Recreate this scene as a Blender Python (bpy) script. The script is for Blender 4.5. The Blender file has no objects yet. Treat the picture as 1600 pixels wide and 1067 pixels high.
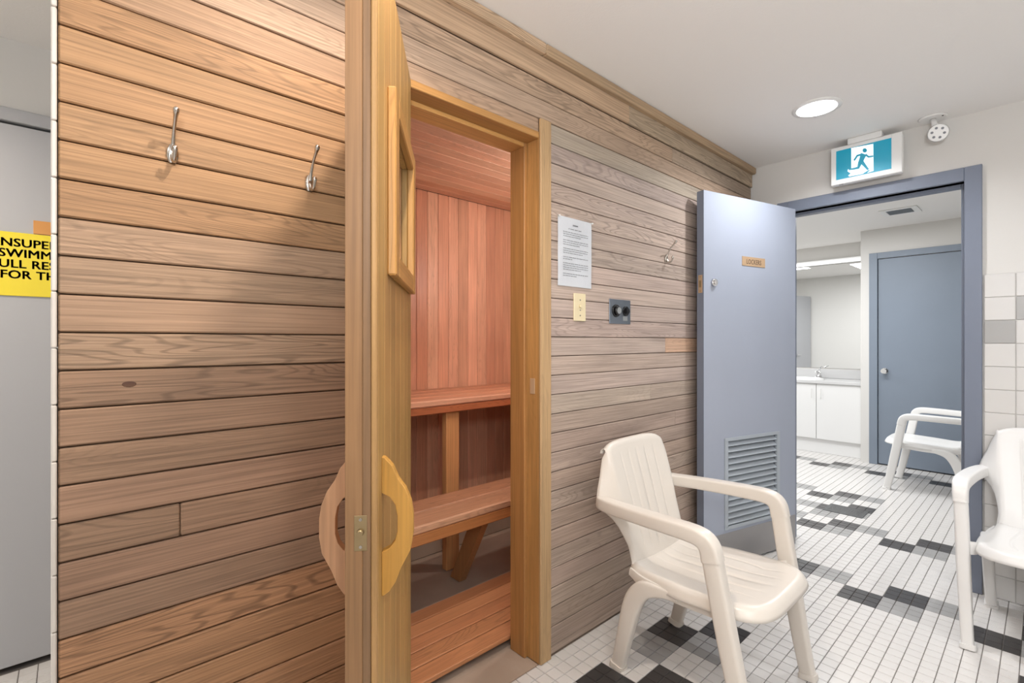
import bpy, bmesh, math, random
from mathutils import Vector, Matrix
random.seed(7)
S = bpy.context.scene
COL = S.collection
PI = math.pi

# ------------------------------------------------------------------ camera
CAM_H = 1.232
YAW = math.atan2(835, 758)
cd = bpy.data.cameras.new('camera'); cam = bpy.data.objects.new('camera', cd); COL.objects.link(cam)
cd.sensor_width = 36; cd.lens = 758/1600*36; cd.clip_start = .02; cd.clip_end = 60
cam.location = (0, 0, CAM_H); cam.rotation_euler = (PI/2, 0, YAW)
S.camera = cam

# ------------------------------------------------------------------ world, view, lamps
w = bpy.data.worlds.new('world'); S.world = w; w.use_nodes = True
w.node_tree.nodes['Background'].inputs[0].default_value = (.9, .95, 1, 1)
w.node_tree.nodes['Background'].inputs[1].default_value = .3
S.view_settings.view_transform = 'Standard'; S.view_settings.look = 'None'
S.view_settings.gamma = 1; S.view_settings.use_curve_mapping = False
S.view_settings.exposure = 0.0

CEIL = 2.36
def area(name, loc, target, size, power, col=(1, 1, 1), size_y=None, disk=False, spread=PI):
    l = bpy.data.lights.new(name, 'AREA'); o = bpy.data.objects.new(name, l); COL.objects.link(o)
    l.energy = power; l.color = col; l.size = size; l.spread = spread
    if disk: l.shape = 'DISK'
    elif size_y: l.shape = 'RECTANGLE'; l.size_y = size_y
    o.location = loc
    d = Vector(target)-Vector(loc)
    o.rotation_euler = d.to_track_quat('-Z', 'Y').to_euler()
    return o
NEUT = (.97, .98, 1); WARM = (1, .88, .76)
CANS = [(-.745, 2.66), (-.70, .52), (.62, 2.3), (.62, .2), (-.7, -1.05), (-1.98, -.72)]
area('downlight_bulb_a', (-.745, 2.66, CEIL+.035), (-.745, 2.66, 0), .11, 13, NEUT, disk=True)
area('downlight_bulb_b', (-.70, .52, CEIL+.035), (-.70, .52, 0), .055, 16, WARM, disk=True)
area('fill_downlight_c', (.62, 2.3, CEIL+.035), (.62, 2.3, 0), .11, 10, NEUT, disk=True)  # this and the next two are unseen cans added for ambient fill
area('fill_downlight_d', (.62, .2, CEIL+.035), (.62, .2, 0), .11, 10, NEUT, disk=True)
area('fill_downlight_e', (-.7, -1.05, CEIL+.035), (-.7, -1.05, 0), .11, 12, NEUT, disk=True)
area('fill_downlight_f', (-1.98, -.72, CEIL+.035), (-1.98, -.72, 0), .11, 19, WARM, disk=True)  # unseen can added to brighten the corridor door and its sign
# added fill: an unseen panel at the right, another aimed up at the ceiling
area('right_fill', (1.27, .2, 1.35), (-1.3, 1.2, 1.2), 2.2, 12, (.93, .97, 1), size_y=1.7)
area('ceiling_fill', (.35, -.25, 1.75), (.1, .5, 2.36), .35, 27, (.97, .98, 1), size_y=.35)
area('locker_fill', (-1.3, 4.6, 2.34), (-1.3, 4.6, 0), 1.2, 42, (.98, .99, 1), size_y=.6)  # pair of unseen ceiling panels added to brighten the locker room
area('locker_fill_b', (-3.0, 5.2, 2.34), (-3.0, 5.2, 0), 1.2, 32, (.98, .99, 1), size_y=.6)
_l = bpy.data.lights.new('sauna_lamp', 'POINT'); _o = bpy.data.objects.new('sauna_lamp', _l); COL.objects.link(_o)
_l.energy = 15; _l.color = (1, .94, .90); _l.shadow_soft_size = .05; _o.location = (-1.60, 2.15, 1.75)

# ------------------------------------------------------------------ materials
def s2l(c):
    c /= 255.
    return c/12.92 if c <= .04045 else ((c+.055)/1.055)**2.4
def rgb(r, g, b): return (s2l(r), s2l(g), s2l(b), 1)
def newmat(name):
    m = bpy.data.materials.new(name); m.use_nodes = True
    nt = m.node_tree; return m, nt, nt.nodes['Principled BSDF']
def plain(name, col, rough=.5, metal=0, bump=0, bscale=60, var=0, spec=None, coat=0):
    m, nt, b = newmat(name)
    b.inputs['Base Color'].default_value = col; b.inputs['Roughness'].default_value = rough
    b.inputs['Metallic'].default_value = metal
    if spec is not None: b.inputs['Specular IOR Level'].default_value = spec
    if coat: b.inputs['Coat Weight'].default_value = coat
    tc = nt.nodes.new('ShaderNodeTexCoord')
    if var:
        n = nt.nodes.new('ShaderNodeTexNoise'); n.inputs['Scale'].default_value = 3; n.inputs['Detail'].default_value = 6
        nt.links.new(tc.outputs['Object'], n.inputs['Vector'])
        r = nt.nodes.new('ShaderNodeMapRange'); r.inputs[1].default_value = .3; r.inputs[2].default_value = .7
        r.inputs[3].default_value = 1-var; r.inputs[4].default_value = 1+var
        nt.links.new(n.outputs['Fac'], r.inputs[0])
        x = nt.nodes.new('ShaderNodeVectorMath'); x.operation = 'SCALE'; x.inputs[0].default_value = col[:3]
        nt.links.new(r.outputs[0], x.inputs['Scale']); nt.links.new(x.outputs[0], b.inputs['Base Color'])
    if bump:
        n = nt.nodes.new('ShaderNodeTexNoise'); n.inputs['Scale'].default_value = bscale; n.inputs['Detail'].default_value = 3
        nt.links.new(tc.outputs['Object'], n.inputs['Vector'])
        bu = nt.nodes.new('ShaderNodeBump'); bu.inputs['Strength'].default_value = bump; bu.inputs['Distance'].default_value = .002
        nt.links.new(n.outputs['Fac'], bu.inputs['Height']); nt.links.new(bu.outputs[0], b.inputs['Normal'])
    return m
def emit(name, col, strength):
    m, nt, b = newmat(name)
    b.inputs['Base Color'].default_value = col; b.inputs['Emission Color'].default_value = col
    b.inputs['Emission Strength'].default_value = strength; b.inputs['Roughness'].default_value = .4
    return m
def wood(name, axis, tint=(1, 1, 1), streak=.22, ring=.35, rough=.6, bump=.25, blotch=.12, fine=240.):
    """grain along object axis; the board's own colour is object colour"""
    m, nt, b = newmat(name); N = nt.nodes.new; L = nt.links.new
    tc = N('ShaderNodeTexCoord'); oi = N('ShaderNodeObjectInfo')
    off = N('ShaderNodeVectorMath'); off.operation = 'SCALE'; off.inputs[0].default_value = (37., 53., 71.)
    L(oi.outputs['Random'], off.inputs['Scale'])
    add = N('ShaderNodeVectorMath'); add.operation = 'ADD'
    # fine streaks
    mp = N('ShaderNodeMapping'); i = 'XYZ'.index(axis)
    sc = [fine]*3; sc[i] = 3.0; mp.inputs['Scale'].default_value = sc
    L(tc.outputs['Object'], mp.inputs['Vector']); L(mp.outputs[0], add.inputs[0]); L(off.outputs[0], add.inputs[1])
    n1 = N('ShaderNodeTexNoise'); n1.inputs['Scale'].default_value = 1; n1.inputs['Detail'].default_value = 4
    L(add.outputs[0], n1.inputs['Vector'])
    # cathedral rings: contour lines of a stretched smooth noise
    mp2 = N('ShaderNodeMapping'); sc = [16.]*3; sc[i] = 1.6; mp2.inputs['Scale'].default_value = sc
    add2 = N('ShaderNodeVectorMath'); add2.operation = 'ADD'
    L(tc.outputs['Object'], mp2.inputs['Vector']); L(mp2.outputs[0], add2.inputs[0]); L(off.outputs[0], add2.inputs[1])
    n2 = N('ShaderNodeTexNoise'); n2.inputs['Scale'].default_value = 1; n2.inputs['Detail'].default_value = 1.2; n2.inputs['Distortion'].default_value = .25
    L(add2.outputs[0], n2.inputs['Vector'])
    mu = N('ShaderNodeMath'); mu.operation = 'MULTIPLY'; mu.inputs[1].default_value = 130; L(n2.outputs['Fac'], mu.inputs[0])
    si = N('ShaderNodeMath'); si.operation = 'SINE'; L(mu.outputs[0], si.inputs[0])
    ab = N('ShaderNodeMapRange'); ab.inputs[1].default_value = .3; ab.inputs[2].default_value = 1; ab.inputs[3].default_value = 0; ab.inputs[4].default_value = 1
    L(si.outputs[0], ab.inputs[0])
    # only some boards show it strongly
    rm = N('ShaderNodeMath'); rm.operation = 'MULTIPLY'; rm.inputs[1].default_value = 7.77; L(oi.outputs['Random'], rm.inputs[0])
    fr = N('ShaderNodeMath'); fr.operation = 'FRACT'; L(rm.outputs[0], fr.inputs[0])
    pw = N('ShaderNodeMath'); pw.operation = 'POWER'; pw.inputs[1].default_value = 2.2; L(fr.outputs[0], pw.inputs[0])
    r2 = N('ShaderNodeMath'); r2.operation = 'MULTIPLY'; L(ab.outputs[0], r2.inputs[0]); L(pw.outputs[0], r2.inputs[1])
    # blotch
    mp3 = N('ShaderNodeMapping'); sc = [9.]*3; sc[i] = 2.2; mp3.inputs['Scale'].default_value = sc
    add3 = N('ShaderNodeVectorMath'); add3.operation = 'ADD'
    L(tc.outputs['Object'], mp3.inputs['Vector']); L(mp3.outputs[0], add3.inputs[0]); L(off.outputs[0], add3.inputs[1])
    n3 = N('ShaderNodeTexNoise'); n3.inputs['Scale'].default_value = 1; n3.inputs['Detail'].default_value = 5
    L(add3.outputs[0], n3.inputs['Vector'])
    # value = 1 - streak*n1' - ring*r2 + blotch*(n3-.5)
    a = N('ShaderNodeMapRange'); a.inputs[1].default_value = .35; a.inputs[2].default_value = .7; a.inputs[3].default_value = 1+streak*.4; a.inputs[4].default_value = 1-streak
    L(n1.outputs['Fac'], a.inputs[0])
    c = N('ShaderNodeMath'); c.operation = 'MULTIPLY_ADD'; c.inputs[1].default_value = -ring; c.inputs[2].default_value = 1; L(r2.outputs[0], c.inputs[0])
    d = N('ShaderNodeMapRange'); d.inputs[1].default_value = .3; d.inputs[2].default_value = .7; d.inputs[3].default_value = 1-blotch; d.inputs[4].default_value = 1+blotch
    L(n3.outputs['Fac'], d.inputs[0])
    m1 = N('ShaderNodeMath'); m1.operation = 'MULTIPLY'; L(a.outputs[0], m1.inputs[0]); L(c.outputs[0], m1.inputs[1])
    m2 = N('ShaderNodeMath'); m2.operation = 'MULTIPLY'; L(m1.outputs[0], m2.inputs[0]); L(d.outputs[0], m2.inputs[1])
    # darker grain is also redder: raise colour to a power
    tn = N('ShaderNodeVectorMath'); tn.operation = 'MULTIPLY'; tn.inputs[1].default_value = tint; L(oi.outputs['Color'], tn.inputs[0])
    s1 = N('ShaderNodeVectorMath'); s1.operation = 'SCALE'; L(tn.outputs[0], s1.inputs[0]); L(m2.outputs[0], s1.inputs['Scale'])
    L(s1.outputs[0], b.inputs['Base Color'])
    b.inputs['Roughness'].default_value = rough
    b.inputs['Specular IOR Level'].default_value = .35
    bu = N('ShaderNodeBump'); bu.inputs['Strength'].default_value = bump; bu.inputs['Distance'].default_value = .0015; bu.invert = True
    s = N('ShaderNodeMath'); s.operation = 'ADD'; L(n1.outputs['Fac'], s.inputs[0]); L(r2.outputs[0], s.inputs[1])
    L(s.outputs[0], bu.inputs['Height']); L(bu.outputs[0], b.inputs['Normal'])
    return m

M = {}
M['wall'] = plain('white_wall_paint', rgb(218, 216, 212), .75, bump=.15, bscale=90)
M['ceil'] = plain('ceiling_paint', rgb(241, 239, 236), .85, bump=.25, bscale=140)
M['grout'] = plain('floor_grout', rgb(120, 114, 110), .9)
M['shadow_gap'] = plain('dark_batten', rgb(104, 82, 64), .9)
M['wgrout'] = plain('wall_grout', rgb(205, 203, 200), .9)
M['t_white'] = plain('floor_tile_white', rgb(216, 213, 210), .28, bump=.05, var=.03)
M['t_grey'] = plain('floor_tile_grey', rgb(158, 157, 156), .3, var=.04)
M['t_black'] = plain('floor_tile_charcoal', rgb(62, 60, 60), .3, var=.06)
M['wt_white'] = plain('wall_tile_white', rgb(216, 214, 211), .2, bump=.06, bscale=12, var=.02)
M['wt_grey'] = plain('wall_tile_grey', rgb(172, 171, 169), .22, bump=.06, bscale=12, var=.02)
M['wt_cream'] = plain('end_tile_cream', rgb(206, 200, 192), .3)
M['concrete'] = plain('concrete', rgb(168, 150, 134), .8, bump=.4, bscale=50, var=.14)
M['plankY'] = wood('weathered_cedar_along_wall', 'Y', ring=.42, streak=.3, blotch=.09)
M['plankZ'] = wood('weathered_cedar_upright', 'Z', ring=.4)
M['redY'] = wood('red_cedar_along', 'Y', ring=.25, streak=.16, rough=.5)
M['redZ'] = wood('red_cedar_upright', 'Z', ring=.14, streak=.2, rough=.4, bump=.12)
M['redX'] = wood('red_cedar_across', 'X', ring=.2, streak=.2, rough=.5)
M['goldZ'] = wood('golden_cedar_upright', 'Z', ring=.28, streak=.2, rough=.42, bump=.12, fine=120.)
M['goldX'] = wood('golden_cedar_across', 'X', ring=.2, streak=.2, rough=.42, bump=.12)
M['goldY'] = wood('golden_cedar_along', 'Y', ring=.2, streak=.2, rough=.42, bump=.12)
M['blue'] = plain('blue_grey_paint', rgb(164, 171, 186), .68, bump=.1, bscale=120, var=.02)
M['blue_dark'] = plain('slate_blue_paint', rgb(120, 128, 144), .42, bump=.1, bscale=120, var=.02)
M['blue_far'] = plain('slate_paint', rgb(128, 139, 153), .45, bump=.1, bscale=120, var=.02)
M['door_grey'] = plain('grey_door_paint', rgb(180, 181, 184), .45, bump=.08, bscale=100)
M['louver'] = plain('grey_painted_louver', rgb(172, 180, 188), .4)
M['dark'] = plain('dark_gap', rgb(24, 24, 26), .8)
M['steel'] = plain('brushed_kick_plate', rgb(158, 156, 156), .4, .35, bump=.1, bscale=200, var=.06)
M['nickel'] = plain('satin_nickel', rgb(190, 184, 176), .22, 1)
M['chrome'] = plain('chrome', rgb(225, 225, 226), .1, 1)
M['brass'] = plain('brass_plate', rgb(190, 160, 128), .45, .15)
M['brass_old'] = plain('aged_brass', rgb(158, 138, 104), .35, .8)
M['orange_plate'] = plain('ochre_plate', rgb(214, 150, 76), .45)
M['yellow'] = plain('yellow_sign', rgb(240, 218, 30), .4)
M['ink'] = plain('dark_print', rgb(58, 40, 16), .6)
M['ink2'] = plain('grey_print', rgb(136, 138, 144), .7)
M['ink3'] = plain('engraved_print', rgb(92, 74, 58), .6)
M['almond'] = plain('almond_plastic', rgb(226, 212, 176), .35)
M['black'] = plain('black_plastic', rgb(24, 24, 26), .25)
M['capgrey'] = plain('knob_cap', rgb(176, 180, 182), .3, .6)
M['plate'] = plain('galvanised_plate', rgb(126, 134, 144), .32, .75, bump=.3, bscale=30, var=.2)
M['plastic'] = plain('cream_plastic', rgb(218, 211, 202), .3, bump=.12, bscale=160, spec=.5)
M['plastic2'] = plain('white_plastic', rgb(232, 231, 229), .3, bump=.12, bscale=160, spec=.5)
M['cab'] = plain('white_laminate', rgb(232, 232, 231), .35)
M['counter'] = plain('grey_laminate', rgb(206, 206, 206), .35, bump=.1, var=.04)
M['ceramic'] = plain('white_ceramic', rgb(244, 244, 243), .12)
M['whiteplastic'] = plain('white_enamel', rgb(236, 236, 234), .35)
M['mirror'] = plain('mirror_glass', (.93, .94, .94, 1), .01, 1)
M['teal'] = emit('lit_teal_panel', rgb(10, 140, 168), .35)
M['signwhite'] = emit('lit_white_panel', rgb(240, 250, 252), .55)
M['bulb'] = emit('lamp_glow', (1, .99, .97, 1), 1.2)
M['tube'] = emit('tube_glow', (1, 1, 1, 1), 1.3)
M['reflector'] = plain('lamp_reflector', rgb(240, 240, 238), .25, .3)
M['paper'] = plain('paper', rgb(236, 240, 246), .6)
def sleeve_mat():
    m, nt, b = newmat('clear_plastic_sleeve'); N = nt.nodes.new; L = nt.links.new
    tr = N('ShaderNodeBsdfTransparent'); mix = N('ShaderNodeMixShader'); gl = N('ShaderNodeBsdfGlossy'); gl.inputs['Roughness'].default_value = .12
    fr = N('ShaderNodeFresnel'); fr.inputs['IOR'].default_value = 1.5
    tc = N('ShaderNodeTexCoord'); n = N('ShaderNodeTexNoise'); n.inputs['Scale'].default_value = 22; n.inputs['Detail'].default_value = 2
    mp = N('ShaderNodeMapping'); mp.inputs['Scale'].default_value = (1, 1.6, .7)
    L(tc.outputs['Object'], mp.inputs[0]); L(mp.outputs[0], n.inputs['Vector'])
    bu = N('ShaderNodeBump'); bu.inputs['Strength'].default_value = 1; bu.inputs['Distance'].default_value = .005
    L(n.outputs['Fac'], bu.inputs['Height']); L(bu.outputs[0], gl.inputs['Normal']); L(bu.outputs[0], fr.inputs['Normal'])
    fm = N('ShaderNodeMath'); fm.operation = 'MULTIPLY'; fm.inputs[1].default_value = .5; L(fr.outputs[0], fm.inputs[0]); L(fm.outputs[0], mix.inputs[0]); L(tr.outputs[0], mix.inputs[1]); L(gl.outputs[0], mix.inputs[2])
    L(mix.outputs[0], nt.nodes['Material Output'].inputs['Surface']); return m
M['sleeve'] = sleeve_mat()
def glass_mat():
    m, nt, b = newmat('door_glass'); b.inputs['Base Color'].default_value = (.8, .86, .84, 1)
    b.inputs['Roughness'].default_value = .03; b.inputs['Transmission Weight'].default_value = 1; b.inputs['IOR'].default_value = 1.45
    return m
M['glass'] = glass_mat()

# ------------------------------------------------------------------ helpers
def link(name, me, mats, parent=None, loc=(0, 0, 0), smooth=False, color=None):
    o = bpy.data.objects.new(name, me); COL.objects.link(o)
    if not isinstance(mats, (list, tuple)): mats = [mats]
    if len(me.materials) == 0:
        for m in mats: me.materials.append(m)
    o.location = loc
    if parent is not None: o.parent = parent
    if color: o.color = color
    if smooth:
        for p in me.polygons: p.use_smooth = True
    return o
def tag(o, label, cat, group=None):
    o['label'] = label; o['category'] = cat
    if group: o['group'] = group
    return o
def thing(name, label, cat, loc=(0, 0, 0), rz=0, group=None):
    o = bpy.data.objects.new(name, None); COL.objects.link(o); o.empty_display_size = .05
    o.location = loc; o.rotation_euler = (0, 0, rz)
    return tag(o, label, cat, group)
def root(name, loc=(0, 0, 0), rz=0):
    o = bpy.data.objects.new(name, None); COL.objects.link(o); o.empty_display_size = .05
    o.location = loc; o.rotation_euler = (0, 0, rz); o['kind'] = 'structure'; return o
def boxmesh(name, sx, sy, sz, c=0.0):
    """chamfered box centred on origin"""
    hx, hy, hz = sx/2, sy/2, sz/2
    c = min(c, hx*.49, hy*.49, hz*.49)
    me = bpy.data.meshes.new(name)
    if c <= 1e-5:
        v = [(x, y, z) for x in (-hx, hx) for y in (-hy, hy) for z in (-hz, hz)]
        f = [(0, 1, 3, 2), (4, 6, 7, 5), (0, 4, 5, 1), (2, 3, 7, 6), (0, 2, 6, 4), (1, 5, 7, 3)]
        me.from_pydata(v, [], f); return me
    bm = bmesh.new(); bmesh.ops.create_cube(bm, size=1)
    bmesh.ops.scale(bm, vec=(sx, sy, sz), verts=bm.verts)
    bmesh.ops.bevel(bm, geom=bm.edges[:], offset=c, segments=1, affect='EDGES', profile=.5)
    bm.to_mesh(me); bm.free(); return me
def box(name, x0, x1, y0, y1, z0, z1, mat, parent=None, c=0.0, color=None, smooth=False):
    me = boxmesh(name, abs(x1-x0), abs(y1-y0), abs(z1-z0), c)
    return link(name, me, mat, parent, ((x0+x1)/2, (y0+y1)/2, (z0+z1)/2), color=color, smooth=smooth)
def struct(o): o['kind'] = 'structure'; return o
class MB:
    def __init__(s): s.v = []; s.f = []; s.m = []
    def box(s, x0, x1, y0, y1, z0, z1, mi=0, mat=None):
        b = len(s.v)
        p = [Vector((x, y, z)) for x in (x0, x1) for y in (y0, y1) for z in (z0, z1)]
        if mat is not None: p = [mat @ q for q in p]
        s.v += [tuple(q) for q in p]
        for f in [(0, 1, 3, 2), (4, 6, 7, 5), (0, 4, 5, 1), (2, 3, 7, 6), (0, 2, 6, 4), (1, 5, 7, 3)]:
            s.f.append(tuple(b+i for i in f)); s.m.append(mi)
    def tile(s, x0, x1, y0, y1, z0, z1, c, mi=0):
        """open-bottomed tile with chamfered rim, top +z"""
        b = len(s.v)
        s.v += [(x0, y0, z0), (x1, y0, z0), (x1, y1, z0), (x0, y1, z0), (x0, y0, z1-c), (x1, y0, z1-c), (x1, y1, z1-c), (x0, y1, z1-c),
                (x0+c, y0+c, z1), (x1-c, y0+c, z1), (x1-c, y1-c, z1), (x0+c, y1-c, z1)]
        for k in range(4):
            j = (k+1) % 4
            s.f += [(b+k, b+j, b+4+j, b+4+k), (b+4+k, b+4+j, b+8+j, b+8+k)]; s.m += [mi, mi]
        s.f.append((b+8, b+9, b+10, b+11)); s.m.append(mi)
    def cyl(s, p0, p1, r0, r1=None, n=16, cap=True, mi=0):
        if r1 is None: r1 = r0
        p0 = Vector(p0); p1 = Vector(p1); d = (p1-p0).normalized()
        a = d.orthogonal().normalized(); c = d.cross(a); b = len(s.v)
        for k in range(n):
            t = 2*PI*k/n; e = a*math.cos(t)+c*math.sin(t)
            s.v.append(tuple(p0+e*r0)); s.v.append(tuple(p1+e*r1))
        for k in range(n):
            j = (k+1) % n
            s.f.append((b+2*k, b+2*j, b+2*j+1, b+2*k+1)); s.m.append(mi)
        if cap:
            s.f.append(tuple(b+2*k for k in reversed(range(n)))); s.f.append(tuple(b+2*k+1 for k in range(n))); s.m += [mi, mi]
    def build(s, name, mats, parent=None, loc=(0, 0, 0), smooth=False, color=None):
        me = bpy.data.meshes.new(name); me.from_pydata(s.v, [], s.f)
        if not isinstance(mats, (list, tuple)): mats = [mats]
        for m in mats: me.materials.append(m)
        me.polygons.foreach_set('material_index', s.m)
        bm = bmesh.new(); bm.from_mesh(me); bmesh.ops.recalc_face_normals(bm, faces=bm.faces); bm.to_mesh(me); bm.free()
        o = link(name, me, mats, parent, loc, color=color)
        if smooth:
            for p in me.polygons: p.use_smooth = len(p.vertices) == 4
        return o
def sm(o, ang=40):
    me = o.data
    for p in me.polygons: p.use_smooth = True
    try: me.set_sharp_from_angle(angle=math.radians(ang))
    except Exception: pass
    return o
def catmull(pts, n=6):
    P = [Vector(p) for p in pts]; P = [P[0]*2-P[1]]+P+[P[-1]*2-P[-2]]; out = []
    for i in range(1, len(P)-2):
        for k in range(n):
            t = k/n; a, b, c, d = P[i-1], P[i], P[i+1], P[i+2]
            out.append(.5*((2*b)+(c-a)*t+(2*a-5*b+4*c-d)*t*t+(3*b-3*c+d-a)*t**3))
    out.append(P[-2]); return out
def sweep(name, pts, prof, mat, parent, n=5, ns=16, up=(0, 1, 0), power=3.2, loc=(0, 0, 0)):
    """pts: (x,y,z,w,h): superellipse section w along 'up', h across"""
    full = catmull([Vector(p) for p in [list(q) for q in pts]], n) if False else None
    xyz = catmull([p[:3] for p in pts], n); w = catmull([(p[3], p[4], 0) for p in pts], n)
    vs = []; fs = []
    for i, p in enumerate(xyz):
        t = (xyz[min(i+1, len(xyz)-1)]-xyz[max(i-1, 0)]).normalized()
        u = Vector(up); u = (u-t*u.dot(t)).normalized(); r = t.cross(u)
        for k in range(ns):
            a = 2*PI*k/ns; ca, sa = math.cos(a), math.sin(a)
            e = 2/power
            x = math.copysign(abs(ca)**e, ca)*w[i].x/2; y = math.copysign(abs(sa)**e, sa)*w[i].y/2
            vs.append(tuple(p+u*x+r*y))
    m = len(xyz)
    for i in range(m-1):
        for k in range(ns):
            j = (k+1) % ns
            fs.append((i*ns+k, i*ns+j, (i+1)*ns+j, (i+1)*ns+k))
    fs.append(tuple(reversed(range(ns)))); fs.append(tuple((m-1)*ns+k for k in range(ns)))
    me = bpy.data.meshes.new(name); me.from_pydata(vs, [], fs)
    bm = bmesh.new(); bm.from_mesh(me); bmesh.ops.recalc_face_normals(bm, faces=bm.faces); bm.to_mesh(me); bm.free()
    o = link(name, me, mat, parent, loc); return sm(o, 50)
def text(name, body, size, mat, parent, mtx, bold=0.0, ext=.0004, xs=1.0, align='LEFT', space=1.0, heavy=0):
    cu = bpy.data.curves.new(name, 'FONT'); cu.body = body; cu.size = size; cu.offset = bold; cu.extrude = ext
    cu.align_x = align; cu.space_character = space; cu.resolution_u = 3
    o = bpy.data.objects.new(name, cu); COL.objects.link(o)
    dg = bpy.context.evaluated_depsgraph_get(); me = bpy.data.meshes.new_from_object(o.evaluated_get(dg))
    bpy.data.objects.remove(o); bpy.data.curves.remove(cu)
    if heavy:
        bm = bmesh.new(); bm.from_mesh(me); src = bm.copy(); src.to_mesh(me); bm.clear()
        for dx, dy in ((-heavy, -heavy/2), (0, 0), (heavy, heavy/2), (-heavy, heavy/2), (heavy, -heavy/2)):
            k = len(bm.verts); bm.from_mesh(me); bm.verts.ensure_lookup_table()
            for v in bm.verts[k:]: v.co.x += dx; v.co.y += dy
        bm.to_mesh(me); bm.free(); src.free()
    me.transform(mtx @ Matrix.Diagonal((xs, 1, 1, 1)))
    me.materials.clear(); me.materials.append(mat)
    return link(name, me, mat, parent)
def poly_prism(name, pts, to3, th, mat, parent, hole=None):
    """2-D outline pts -> prism; to3(a,b,t)"""
    bm = bmesh.new()
    def ring(pp): 
        vv = [bm.verts.new(to3(a, b, 0)) for a, b in pp]
        return [bm.edges.new((vv[i], vv[(i+1) % len(vv)])) for i in range(len(vv))]
    ed = ring(pts)
    if hole: ed += ring(hole)
    r = bmesh.ops.triangle_fill(bm, edges=ed, use_beauty=True)
    d = Vector(to3(0, 0, th))-Vector(to3(0, 0, 0))
    ex = bmesh.ops.extrude_face_region(bm, geom=bm.faces[:])
    bmesh.ops.translate(bm, vec=d, verts=[v for v in ex['geom'] if isinstance(v, bmesh.types.BMVert)])
    bmesh.ops.recalc_face_normals(bm, faces=bm.faces)
    me = bpy.data.meshes.new(name); bm.to_mesh(me); bm.free()
    return link(name, me, mat, parent)
def jit(c, v=.05, h=.02):
    k = 1+random.uniform(-v, v)
    return (c[0]*k*(1+random.uniform(-h, h)), c[1]*k, c[2]*k*(1+random.uniform(-h, h)), 1)
def mix(a, b, t): return tuple(a[i]*(1-t)+b[i]*t for i in range(4))

XA = -1.30       # face of the cedar wall
YB = 3.29        # face of the locker wall
XR = 1.30; YF = -1.65; XC = -2.60   # right wall, wall behind camera, corridor door wall
YL = 6.60        # vanity wall

# ------------------------------------------------------------------ ceiling
cbm = MB()
def ceiling(holes, x0, x1, y0, y1, z, hr):
    xs = sorted({x0, x1} | {h[0]-.15 for h in holes} | {h[0]+.15 for h in holes})
    ys = sorted({y0, y1} | {h[1]-.15 for h in holes} | {h[1]+.15 for h in holes})
    for a, b in zip(xs, xs[1:]):
        for c, d in zip(ys, ys[1:]):
            if b-a < 1e-4 or d-c < 1e-4: continue
            mx, my = (a+b)/2, (c+d)/2
            h = [q for q in holes if a-1e-4 <= q[0] <= b+1e-4 and c-1e-4 <= q[1] <= d+1e-4]
            if not h:
                k = len(cbm.v); cbm.v += [(a, c, z), (b, c, z), (b, d, z), (a, d, z)]; cbm.f.append((k, k+1, k+2, k+3)); cbm.m.append(0)
            else:
                hx, hy = h[0]; n = 32; k = len(cbm.v)
                for i in range(n):
                    t = 2*PI*i/n; ct, st = math.cos(t), math.sin(t)
                    cbm.v.append((hx+hr*ct, hy+hr*st, z))
                    q = max(abs(ct), abs(st))
                    X = hx+.15*ct/q; Y = hy+.15*st/q
                    cbm.v.append((min(max(X, a), b), min(max(Y, c), d), z))
                for i in range(n):
                    j = (i+1) % n; cbm.f.append((k+2*i, k+2*j, k+2*j+1, k+2*i+1)); cbm.m.append(0)
ceiling([(x, y) for x, y in CANS], XC, XR, YF, YB+.12, CEIL, .082)
ceiling([], -4.2, 1.4, YB+.12, YL+.1, CEIL, .08)
co = struct(cbm.build('ceiling', M['ceil']))
r_ = struct(box('ceiling_slab', -4.3, 1.5, YF-.1, YL+.2, CEIL+.13, CEIL+.2, M['ceil']))
r_.name = 'ceiling.001'

# ------------------------------------------------------------------ floors
F1 = struct(box('floor', XC-.1, XR+.1, YF-.1, YB+.12, -.06, -.004, M['grout']))
F2 = struct(box('floor', -4.3, 1.5, YB+.12, YL+.2, -.06, -.004, M['grout']))
PX, PY1, PY2 = .0515, .0517, .0507
X0 = -1.304
GAP = .0026
dark = {}
def cellfill(i, ya, kind, reg): dark.setdefault((reg, i, ya), kind)
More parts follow.
